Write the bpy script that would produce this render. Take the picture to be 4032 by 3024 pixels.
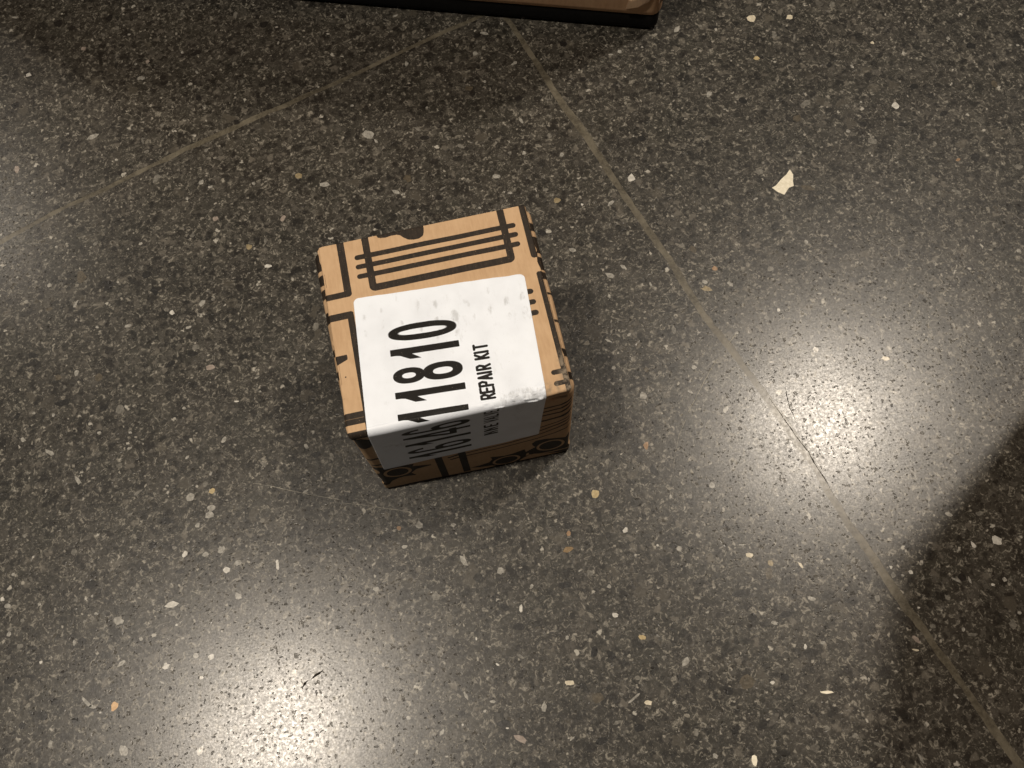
import bpy, bmesh, math, random
import numpy as np
from mathutils import Matrix, Vector

MM = 0.001
for o in list(bpy.data.objects):
    bpy.data.objects.remove(o)
scene = bpy.context.scene
COL = scene.collection

# ------------------------------------------------------------------ camera
cam_d = bpy.data.cameras.new('camera')
cam = bpy.data.objects.new('camera', cam_d); COL.objects.link(cam)
right = Vector((0.97625992, -0.21396825, -0.03367727))
down = Vector((-0.21234251, -0.91473788, -0.34375177))
fwd = Vector((0.04274609, 0.34274219, -0.93845648))
M = Matrix.Identity(4)
for i in range(3):
    M[i][0] = right[i]; M[i][1] = -down[i]; M[i][2] = -fwd[i]
M.translation = Vector((46.507, -94.159, 354.936)) * MM
cam.matrix_world = M
cam_d.sensor_width = 36.0
cam_d.lens = 36.0 * 3328.3 / 4032.0
cam_d.clip_start = 0.01; cam_d.clip_end = 50
scene.camera = cam

# ------------------------------------------------------------------ light
w = bpy.data.worlds.new("World"); scene.world = w; w.use_nodes = True
bgn = w.node_tree.nodes['Background']
bgn.inputs[0].default_value = (0.78, 0.90, 1.0, 1); bgn.inputs[1].default_value = 0.036

def lamp(name, loc, power, col, size, aim, cone=70, blend=.8):
    d = bpy.data.lights.new(name, 'SPOT'); d.energy = power; d.color = col
    d.shadow_soft_size = size; d.spot_size = math.radians(cone); d.spot_blend = blend
    o = bpy.data.objects.new(name, d); COL.objects.link(o)
    o.location = Vector(loc) * MM
    o.rotation_euler = (Vector(aim) * MM - o.location).to_track_quat('-Z', 'Y').to_euler()
    return o
WARM = (1.0, 0.885, 0.745)
lamp('ceiling_downlight', (-715, -25, 2300), 156, WARM, 0.050, (-60, -150, 0), 52, 1.0)
lamp('ceiling_downlight', (1120, 520, 2300), 150, WARM, 0.070, (190, -70, 0), 52, 1.0)
lamp('ceiling_downlight', (-1700, 1980, 2300), 30, WARM, 0.13, (-60, 100, 0))

scene.view_settings.view_transform = 'Standard'
scene.view_settings.look = 'None'
scene.view_settings.exposure = 0.0
scene.view_settings.gamma = 1.0

# ------------------------------------------------------------------ helpers
def link(o, parent=None):
    COL.objects.link(o)
    if parent is not None: o.parent = parent
    return o
def tag(o, label=None, cat=None, group=None, kind=None):
    if label: o['label'] = label
    if cat: o['category'] = cat
    if group: o['group'] = group
    if kind: o['kind'] = kind
    return o
def empty(name, loc=(0, 0, 0)):
    o = bpy.data.objects.new(name, None); COL.objects.link(o)
    o.empty_display_size = 0.02
    o.location = Vector(loc) * MM
    return o
def mesh_obj(name, V, F, mat, parent=None, smooth=True, attrs=None):
    me = bpy.data.meshes.new(name)
    V = np.asarray(V, dtype=np.float64) * MM
    if isinstance(F, np.ndarray):
        n = len(F); k = F.shape[1]
        me.vertices.add(len(V)); me.vertices.foreach_set('co', V.astype(np.float32).ravel())
        me.loops.add(n * k); me.loops.foreach_set('vertex_index', F.astype(np.int32).ravel())
        me.polygons.add(n); me.polygons.foreach_set('loop_start', np.arange(0, n * k, k, dtype=np.int32))
        me.update(calc_edges=True)
    else:
        me.from_pydata([tuple(v) for v in V], [], F)
    me.polygons.foreach_set('use_smooth', [smooth] * len(me.polygons))
    for an, av in (attrs or {}).items():
        a = me.attributes.new(an, 'FLOAT', 'POINT'); a.data.foreach_set('value', np.asarray(av, dtype=np.float32))
    me.materials.append(mat); me.validate(); me.update()
    return link(bpy.data.objects.new(name, me), parent)

class NT:
    def __init__(s, name):
        s.m = bpy.data.materials.new(name); s.m.use_nodes = True
        s.t = s.m.node_tree; s.b = s.t.nodes['Principled BSDF']
        s.pos = s.t.nodes.new('ShaderNodeNewGeometry').outputs['Position']
    def n(s, ty, **k):
        nd = s.t.nodes.new(ty)
        for a, v in k.items():
            if a.startswith('i_'):
                nd.inputs[a[2:].replace('_', ' ')].default_value = v
            else: setattr(nd, a, v)
        return nd
    def l(s, a, b): s.t.links.new(a, b)
    def put(s, sock, v):
        if hasattr(v, 'node'): s.l(v, sock)
        else: sock.default_value = v
    def math(s, op, a, b=0.0, c=None, clamp=False):
        nd = s.n('ShaderNodeMath', operation=op, use_clamp=clamp)
        s.put(nd.inputs[0], a); s.put(nd.inputs[1], b)
        if c is not None: s.put(nd.inputs[2], c)
        return nd.outputs[0]
    def ramp(s, v, lo, hi, a=0.0, b=1.0):
        nd = s.n('ShaderNodeMapRange', interpolation_type='SMOOTHSTEP')
        s.put(nd.inputs[0], v); s.put(nd.inputs[1], lo); s.put(nd.inputs[2], hi)
        s.put(nd.inputs[3], a); s.put(nd.inputs[4], b)
        return nd.outputs[0]
    def mix(s, f, a, b):
        nd = s.n('ShaderNodeMix', data_type='RGBA')
        s.put(nd.inputs['Factor'], f)
        s.put(nd.inputs[6], a if hasattr(a, 'node') else (*a, 1)); s.put(nd.inputs[7], b if hasattr(b, 'node') else (*b, 1))
        return nd.outputs[2]
    def noise(s, cell_mm, detail=3, rough=0.6, dist=0.0, vec=None):
        nd = s.n('ShaderNodeTexNoise'); nd.inputs['Scale'].default_value = 1000.0 / cell_mm
        nd.inputs['Detail'].default_value = detail; nd.inputs['Roughness'].default_value = rough
        nd.inputs['Distortion'].default_value = dist
        s.l(vec or s.pos, nd.inputs['Vector']); return nd.outputs[0]
    def voro(s, cell_mm, vec=None, feature='F1', rnd=1.0):
        nd = s.n('ShaderNodeTexVoronoi', feature=feature); nd.inputs['Scale'].default_value = 1000.0 / cell_mm
        nd.inputs['Randomness'].default_value = rnd
        s.l(vec or s.pos, nd.inputs['Vector']); return nd
    def warp(s, cell_mm, amp_mm):
        nd = s.n('ShaderNodeTexNoise'); nd.inputs['Scale'].default_value = 1000.0 / cell_mm
        nd.inputs['Detail'].default_value = 2
        s.l(s.pos, nd.inputs['Vector'])
        a = s.n('ShaderNodeVectorMath', operation='SUBTRACT'); s.l(nd.outputs['Color'], a.inputs[0]); a.inputs[1].default_value = (.5, .5, .5)
        b = s.n('ShaderNodeVectorMath', operation='SCALE'); s.l(a.outputs[0], b.inputs[0]); b.inputs['Scale'].default_value = amp_mm * MM * 2
        c = s.n('ShaderNodeVectorMath', operation='ADD'); s.l(s.pos, c.inputs[0]); s.l(b.outputs[0], c.inputs[1])
        return c.outputs[0]
    def sep(s, col):
        nd = s.n('ShaderNodeSeparateColor'); s.l(col, nd.inputs[0]); return nd.outputs
    def attr(s, name):
        return s.n('ShaderNodeAttribute', attribute_name=name).outputs['Fac']
    def bump(s, h, strength, dist_mm, prev=None):
        nd = s.n('ShaderNodeBump'); nd.inputs['Strength'].default_value = strength
        nd.inputs['Distance'].default_value = dist_mm * MM; s.l(h, nd.inputs['Height'])
        if prev is not None: s.l(prev, nd.inputs['Normal'])
        return nd.outputs[0]
    def out(s, color=None, rough=None, normal=None, spec=None):
        if color is not None: s.put(s.b.inputs['Base Color'], color if hasattr(color, 'node') else (*color, 1))
        if rough is not None: s.put(s.b.inputs['Roughness'], rough)
        if normal is not None: s.l(normal, s.b.inputs['Normal'])
        if spec is not None: s.put(s.b.inputs['Specular IOR Level'], spec)
        return s.m

# ------------------------------------------------------------------ materials
def polish(m):
    """shared wear of the polished floor: pits and fine grain under a thin sealer"""
    wv = m.warp(1.7, 0.9)
    def pits(cell, lo, vec, rmax):
        v = m.voro(cell, vec); c = m.sep(v.outputs['Color'])
        rad = m.ramp(c[0], lo, 1.0, 0.04, rmax)
        return m.math('MULTIPLY', m.ramp(m.math('SUBTRACT', v.outputs['Distance'], rad), -0.05, 0.05, 1.0, 0.0), m.ramp(c[0], lo - .02, lo + .05))
    pm = m.math('MAXIMUM', pits(1.7, .22, wv, .27), pits(3.6, .40, m.warp(2.2, 2.2), .21))
    mp = m.n('ShaderNodeMapping'); mp.inputs['Scale'].default_value = (1.0, 2.6, 1.0); mp.inputs['Rotation'].default_value = (0, 0, .4); m.l(m.warp(4, 1.2), mp.inputs['Vector'])
    pm = m.math('MAXIMUM', pm, pits(3.4, .55, mp.outputs[0], .22))
    grain = m.noise(.8, 3, 0.7); worn = m.noise(26.0, 3, 0.55)
    ok = m.math('SUBTRACT', 1.0, m.math('MULTIPLY', pm, 0.56))
    crough = m.math('ADD', m.ramp(m.noise(1.7, 3, .7), 0.3, 0.7, 0.215, 0.300), m.ramp(worn, 0.35, 0.65, -0.006, 0.008))
    h = m.math('SUBTRACT', m.math('MULTIPLY', grain, 0.22), m.math('MULTIPLY', pm, .8))
    nrm = m.bump(h, 0.5, 0.10)
    m.put(m.b.inputs['Coat Weight'], m.math('MULTIPLY', m.ramp(grain, 0.30, 0.70, 0.28, .68), ok))
    m.put(m.b.inputs['Coat Roughness'], crough); m.b.inputs['Coat IOR'].default_value = 1.55
    m.l(nrm, m.b.inputs['Coat Normal'])
    return m.ramp(worn, .3, .7, .37, .43), m.math('MULTIPLY', .16, ok), nrm, pm

def mat_terrazzo():
    m = NT('terrazzo')
    a = m.noise(11.0, 4, 0.6)
    base = m.mix(m.ramp(a, 0.35, 0.68), (0.0210, 0.0185, 0.0150), (0.0400, 0.0360, 0.0290))
    base = m.mix(m.ramp(m.noise(24.0, 3, .6), 0.42, 0.62, 0, .5), base, (0.0250, 0.0238, 0.0185))
    # stone grains a few mm wide, each with its own tone, between lighter binder
    v = m.voro(3.6, m.warp(2.2, 2.0)); s = m.sep(v.outputs['Color'])
    edge = m.ramp(v.outputs['Distance'], 0.26, 0.55, 0.0, 1.0)
    tone = m.mix(m.ramp(s[0], 0.2, 0.95), (0.0095, 0.0085, 0.0070), (0.0640, 0.0580, 0.0480))
    base = m.mix(m.math('SUBTRACT', .80, m.math('MULTIPLY', edge, .80)), base, tone)
    # ragged light binder that wraps the grains
    b = m.noise(2.6, 5, 0.74, 1.1)
    base = m.mix(m.math('MULTIPLY', m.ramp(b, 0.51, 0.65, 0, 1.0), m.ramp(edge, 0, 1, .22, 1)), base, (0.185, 0.170, 0.140))
    base = m.mix(m.ramp(m.noise(1.2, 2, 0.6, 0.5), 0.60, 0.74, 0, .55), base, (0.24, 0.22, 0.182))
    base = m.mix(m.ramp(m.noise(3.2, 4, .75), 0.54, 0.64, 0, .85), base, (0.0115, 0.0098, 0.0078))
    v6 = m.voro(5.2, m.warp(2.8, 3.0)); s6 = m.sep(v6.outputs['Color'])
    base = m.mix(m.math('MULTIPLY', m.ramp(v6.outputs['Distance'], 0.26, 0.40, 1, 0), m.ramp(s6[0], 0.58, 0.68, 0, .85)), base, (0.0105, 0.0090, 0.0074))
    base = m.mix(m.math('MULTIPLY', m.ramp(v6.outputs['Distance'], 0.20, 0.40, 1, 0), m.ramp(s6[1], 0.72, 0.92, 0, .7)), base, (0.115, 0.103, 0.084))
    v5 = m.voro(2.7, m.warp(1.5, 1.5)); s5 = m.sep(v5.outputs['Color'])
    base = m.mix(m.math('MULTIPLY', m.ramp(v5.outputs['Distance'], 0.10, 0.32, 1, 0), m.ramp(s5[0], 0.66, 0.97, 0, .95)), base, (0.27, 0.25, 0.21))
    # larger dark and brown stones
    v3 = m.voro(9.5, m.warp(4.0, 4.0)); s3 = m.sep(v3.outputs['Color'])
    base = m.mix(m.math('MULTIPLY', m.ramp(v3.outputs['Distance'], 0.20, 0.28, 1, 0), m.ramp(s3[2], 0.62, 0.72, 0, .8)), base, (0.0095, 0.0085, 0.0070))
    base = m.mix(m.math('MULTIPLY', m.ramp(v3.outputs['Distance'], 0.22, 0.36, 1, 0), m.ramp(s3[0], 0.84, 0.94, 0, .5)), base, (0.085, 0.075, 0.058))
    # small pale chips of every size
    v4 = m.voro(5.4, m.warp(1.9, 2.0)); s4 = m.sep(v4.outputs['Color'])
    r4 = m.ramp(s4[1], 0.0, 1.0, 0.05, 0.21)
    chip = m.math('MULTIPLY', m.ramp(m.math('SUBTRACT', v4.outputs['Distance'], r4), -0.06, 0.05, 1, 0), m.ramp(s4[0], 0.62, 0.70))
    base = m.mix(m.math('MULTIPLY', chip, m.ramp(s4[2], 0, 1, .2, .9)), base, (0.35, 0.33, 0.285))
    rough, spec, nrm, pm = polish(m)
    return m.out(base, rough, nrm, spec)
def mat_chip(name, c, c2):
    m = NT(name)
    col = m.mix(m.ramp(m.noise(1.6, 4, .65), .35, .68), c, c2)
    rough, spec, nrm, pm = polish(m)
    return m.out(col, rough, nrm, spec)
def mat_grout():
    m = NT('grout')
    c = m.mix(m.ramp(m.noise(2.2, 4, .75), .36, .66), (0.052, 0.045, 0.032), (0.100, 0.088, 0.064))
    c = m.mix(m.ramp(m.noise(11.0, 2, .6), .45, .66, 0, .6), c, (0.140, 0.124, 0.092))
    rough, spec, nrm, pm = polish(m)
    for lk in list(m.b.inputs['Coat Weight'].links) + list(m.b.inputs['Coat Normal'].links): m.t.links.remove(lk)
    m.b.inputs['Coat Weight'].default_value = 0.36
    return m.out(c, m.math('ADD', rough, 0.02), m.bump(m.noise(.8, 3, .7), .4, .08, nrm), spec)
def mat_board(name='cardboard', base=(0.475, 0.318, 0.185), dark=(0.415, 0.270, 0.152), ink=True):
    m = NT(name)
    mp = m.n('ShaderNodeMapping'); mp.inputs['Scale'].default_value = (1.0, 0.16, 0.16); m.l(m.pos, mp.inputs['Vector'])
    fib = m.noise(1.1, 4, .7, vec=mp.outputs[0])
    c = m.mix(m.ramp(fib, .30, .72), dark, base)
    c = m.mix(m.ramp(m.noise(9, 3, .6), .35, .7, 0, .45), c, (0.53, 0.365, 0.22))
    v = m.voro(6.0); s = m.sep(v.outputs['Color'])
    fleck = m.math('MULTIPLY', m.ramp(v.outputs['Distance'], .03, .06, 1, 0), m.ramp(s[0], .6, .7))
    c = m.mix(m.math('MULTIPLY', fleck, .5), c, (0.15, 0.085, 0.04))
    rough = 0.78
    h = m.math('ADD', m.math('MULTIPLY', fib, .6), m.math('MULTIPLY', m.noise(.45, 2, .6), .5))
    nrm = m.bump(h, .35, .06)
    if ink:
        a = m.attr('ink')
        inkc = m.mix(m.ramp(m.noise(.9, 3, .7, vec=mp.outputs[0]), .35, .75), (0.014, 0.0095, 0.006), (0.030, 0.021, 0.014))
        # worn ink lets specks of board through
        wornn = m.ramp(m.noise(.42, 2, .6), .66, .76, 1.0, .55)
        f = m.math('MULTIPLY', m.ramp(a, .2, .8), wornn)
        c = m.mix(f, c, inkc)
        sc = m.attr('scuff')
        c = m.mix(m.math('MULTIPLY', sc, m.ramp(m.noise(2.2, 4, .7), .38, .60)), c, (0.20, 0.16, 0.115))
        rough = m.ramp(a, .2, .8, .80, .66)
    return m.out(c, rough, nrm, .25)
def mat_label():
    m = NT('label_paper')
    a = m.attr('ink'); d = m.attr('dirt_shade')
    c = m.mix(m.ramp(m.noise(14, 3, .5), .4, .7), (0.735, 0.78, 0.85), (0.67, 0.71, 0.775))
    mp = m.n('ShaderNodeMapping'); mp.inputs['Scale'].default_value = (1.0, 0.45, 0.45); m.l(m.pos, mp.inputs['Vector'])
    sm = m.noise(2.2, 5, .72, vec=mp.outputs[0])
    c = m.mix(m.math('MULTIPLY', m.ramp(sm, m.ramp(d, .3, 1, .53, .36), m.ramp(d, .3, 1, .74, .62)), m.math('MULTIPLY', d, 0.66)), c, (0.40, 0.415, 0.435))
    fine = m.noise(.45, 2, .6, vec=mp.outputs[0])
    c = m.mix(m.math('MULTIPLY', m.ramp(fine, .68, .78), m.math('ADD', .15, m.math('MULTIPLY', d, .5))), c, (0.30, 0.29, 0.27))
    inkc = m.mix(m.ramp(m.noise(.5, 2, .7), .66, .74), (0.007, 0.006, 0.005), (0.12, 0.105, 0.085))
    f = m.ramp(a, .2, .8)
    c = m.mix(f, c, inkc)
    nrm = m.bump(m.math('ADD', m.noise(.5, 2, .6), m.math('MULTIPLY', m.noise(5, 3, .6), 2.0)), .22, .08)
    return m.out(c, m.ramp(a, .2, .8, .44, .50), nrm, m.ramp(a, .2, .8, .55, .15))

TERR = mat_terrazzo(); GROUT = mat_grout()
CHIPM = {
 'W': mat_chip('pale_marble', (0.36, 0.345, 0.31), (0.52, 0.50, 0.45)),
 'w': mat_chip('grey_white_marble', (0.17, 0.162, 0.142), (0.31, 0.295, 0.26)),
 'g': mat_chip('grey_stone', (0.088, 0.082, 0.070), (0.165, 0.155, 0.132)),
 'd': mat_chip('dim_grey_stone', (0.048, 0.044, 0.037), (0.088, 0.080, 0.067)),
 'k': mat_chip('black_stone', (0.0085, 0.0078, 0.0070), (0.014, 0.0125, 0.011)),
 'c': mat_chip('cream_stone', (0.42, 0.37, 0.27), (0.55, 0.50, 0.39)),
 'Y': mat_chip('cream_yellow_stone', (0.62, 0.57, 0.44), (0.74, 0.69, 0.56)),
 'y': mat_chip('ochre_stone', (0.31, 0.235, 0.115), (0.42, 0.335, 0.185)),
 'o': mat_chip('orange_stone', (0.20, 0.120, 0.062), (0.29, 0.185, 0.105)),
 'O': mat_chip('bright_orange_stone', (0.44, 0.26, 0.11), (0.54, 0.35, 0.17)),
 'B': mat_chip('brown_ochre_stone', (0.15, 0.098, 0.042), (0.22, 0.145, 0.068)),
 'b': mat_chip('brown_stone', (0.045, 0.037, 0.025), (0.085, 0.070, 0.048)),
 't': mat_chip('tan_stone', (0.17, 0.135, 0.075), (0.26, 0.21, 0.125)),
 'p': mat_chip('pinkish_stone', (0.19, 0.155, 0.130), (0.28, 0.235, 0.20)),
}
BOARD = mat_board(); LABEL = mat_label()
CUT = mat_board('shaded_cut_edge', (0.20, 0.130, 0.078), (0.085, 0.054, 0.034), ink=False)  # cut edge colour darkened to paint in the shade under the lid lip
BROWN = mat_board('brown_board', (0.50, 0.32, 0.19), (0.42, 0.26, 0.15), ink=False)
WORNB = mat_board('crushed_board', (0.28, 0.19, 0.125), (0.20, 0.135, 0.085), ink=False)
mb = NT('matte_black'); BLACK = mb.out(mb.mix(mb.ramp(mb.noise(3), .4, .7), (0.0035, 0.0035, 0.0035), (0.006, 0.006, 0.006)), 0.75, mb.bump(mb.noise(.6), .2, .05), .2)
mc = NT('dark_gap'); GAPM = mc.out((0.016, 0.013, 0.010), 0.95, spec=.05)
ms = NT('pale_fibre'); FIBRE = ms.out(ms.mix(ms.ramp(ms.noise(2), .4, .6), (0.15, 0.14, 0.11), (0.30, 0.28, 0.23)), 0.6)

# ------------------------------------------------------------------ the floor
rng = np.random.default_rng(7)
floor = empty('floor'); tag(floor, kind='structure')
J = np.array([101.5, 246.5])
ang = math.radians(17.0)
U = np.array([math.cos(ang), math.sin(ang)]); Vv = np.array([-math.sin(ang), math.cos(ang)])
def to_uv(p): q = np.asarray(p) - J; return np.array([q @ U, q @ Vv])
L1 = [(-165.1,164.0),(-153.7,168.6),(-134.5,176.4),(-117.5,181.2),(-103.4,185.4),(-87.5,190.6),(-71.4,196.2),(-55.3,200.8),(-38.8,206.0),(-22.3,210.3),(-5.7,214.8),(12.1,219.3),(29.5,225.2),(46.8,230.6),(64.4,236.3),(84.5,241.4)]
L2 = [(106.0,231.5),(109.6,218.0),(114.1,203.4),(117.6,188.5),(120.9,174.9),(124.4,164.3),(127.9,152.1),(131.1,140.1),(134.6,126.5),(138.5,112.1),(142.3,98.1),(146.7,84.2),(154.0,53.8),(157.7,41.8),(161.5,32.2),(165.3,19.9),(169.0,8.5),(175.4,-12.1),(180.3,-28.0),(186.0,-55.7),(188.5,-64.1),(191.7,-74.5),(194.0,-84.5),(196.9,-95.0),(199.9,-103.2),(202.6,-112.2),(205.4,-122.1),(208.5,-131.6),(211.0,-140.7),(213.0,-147.8),(215.3,-155.9)]
t1 = np.array([to_uv(p) for p in L1]); t2 = np.array([to_uv(p) for p in L2])[::-1]
def dev1(u): return np.interp(u, np.r_[-330, t1[:, 0], 0, 120], np.r_[0, t1[:, 1], 0, 0])
def dev2(v): return np.interp(v, np.r_[-480, t2[:, 1], 0, 120], np.r_[0, t2[:, 0], 0, 0])
G1, G2, TS = 2.4, 3.3, 600.0
def fr(seed, n, amp):
    r = np.random.default_rng(seed); x = np.linspace(0, 1, n); y = np.zeros(n)
    for k, a in ((n // 30 + 2, 1.0), (n // 8 + 2, .7), (n // 3 + 2, .45)):
        y += a * np.interp(x, np.linspace(0, 1, k), r.normal(size=k))
    return y * amp
tiles = {}
for i in (-2, -1, 0, 1):
    for j in (-2, -1, 0, 1):
        inner = i in (-1, 0) and j in (-1, 0)
        stp = 1.0 if inner else 12.0
        u0, u1 = i * TS, (i + 1) * TS; v0, v1 = j * TS, (j + 1) * TS
        n = int(TS / stp) + 1
        us = np.linspace(u0, u1, n); vs = np.linspace(v0, v1, n)
        am = .27 if inner else .1
        bot = np.c_[us, v0 + G1 / 2 + fr(i * 7 + j * 31 + 100, n, am) + (dev1(us) if j == 0 else 0)]
        topp = np.c_[us, v1 - G1 / 2 + fr(i * 7 + j * 31 + 200, n, am) + (dev1(us) if j == -1 else 0)]
        lef = np.c_[u0 + G2 / 2 + fr(i * 7 + j * 31 + 300, n, am * 1.25) + (dev2(vs) if i == 0 else 0), vs]
        rig = np.c_[u1 - G2 / 2 + fr(i * 7 + j * 31 + 400, n, am * 1.25) + (dev2(vs) if i == -1 else 0), vs]
        c = 3 if inner else 1
        ring = np.r_[bot[c:-c], rig[c:-c], topp[c:-c][::-1], lef[c:-c][::-1]]
        P = J + ring[:, :1] * U + ring[:, 1:] * Vv
        m_ = len(P)
        VV = [(x, y, 0.0) for x, y in P] + [(x, y, -6.0) for x, y in P]
        FF = [tuple(range(m_))] + [(k, k + m_, (k + 1) % m_ + m_, (k + 1) % m_) for k in range(m_)]
        tiles[(i, j)] = mesh_obj('floor_tile', VV, FF, TERR, floor, smooth=False)
gv = [J + a * U + b * Vv for a, b in ((-1300, -1300), (1300, -1300), (1300, 1300), (-1300, 1300))]
mesh_obj('grout', [(*p, -0.07) for p in gv] + [(*p, -8) for p in gv],
         [(0, 1, 2, 3), (0, 4, 5, 1), (1, 5, 6, 2), (2, 6, 7, 3), (3, 7, 4, 0), (7, 6, 5, 4)], GROUT, floor, smooth=False)

def chip_poly(x, y, L, W, a, r):
    n = int(r.integers(7, 11)) if L > 2.6 else int(r.integers(5, 8))
    th = np.sort((np.arange(n) + r.uniform(-.32, .32, n)) / n * 2 * np.pi)
    rad = r.uniform(.72, 1.12, n)
    if L > 3: rad[r.integers(0, n)] *= .78
    px = np.cos(th) * rad * L / 2; py = np.sin(th) * rad * W / 2
    ca, sa = math.cos(math.radians(a)), math.sin(math.radians(a))
    return np.c_[x + px * ca - py * sa, y + px * sa + py * ca]
def add_chip(poly, mat, r):
    c = poly.mean(0); q = to_uv(c); key = (0 if q[0] > dev2(q[1]) else -1, 0 if q[1] > dev1(q[0]) else -1)
    q2 = [to_uv(p) for p in poly]
    n = len(poly); top = 0.035; d = poly - c
    VV = [(*p, top) for p in d] + [(*(p * .9), -1.0) for p in d]
    FF = [tuple(range(n))] + [(k, k + n, (k + 1) % n + n, (k + 1) % n) for k in range(n)]
    o = mesh_obj('stone_chip', VV, FF, mat, tiles[key], smooth=False)
    o.location = (c[0] * MM, c[1] * MM, 0)
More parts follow.
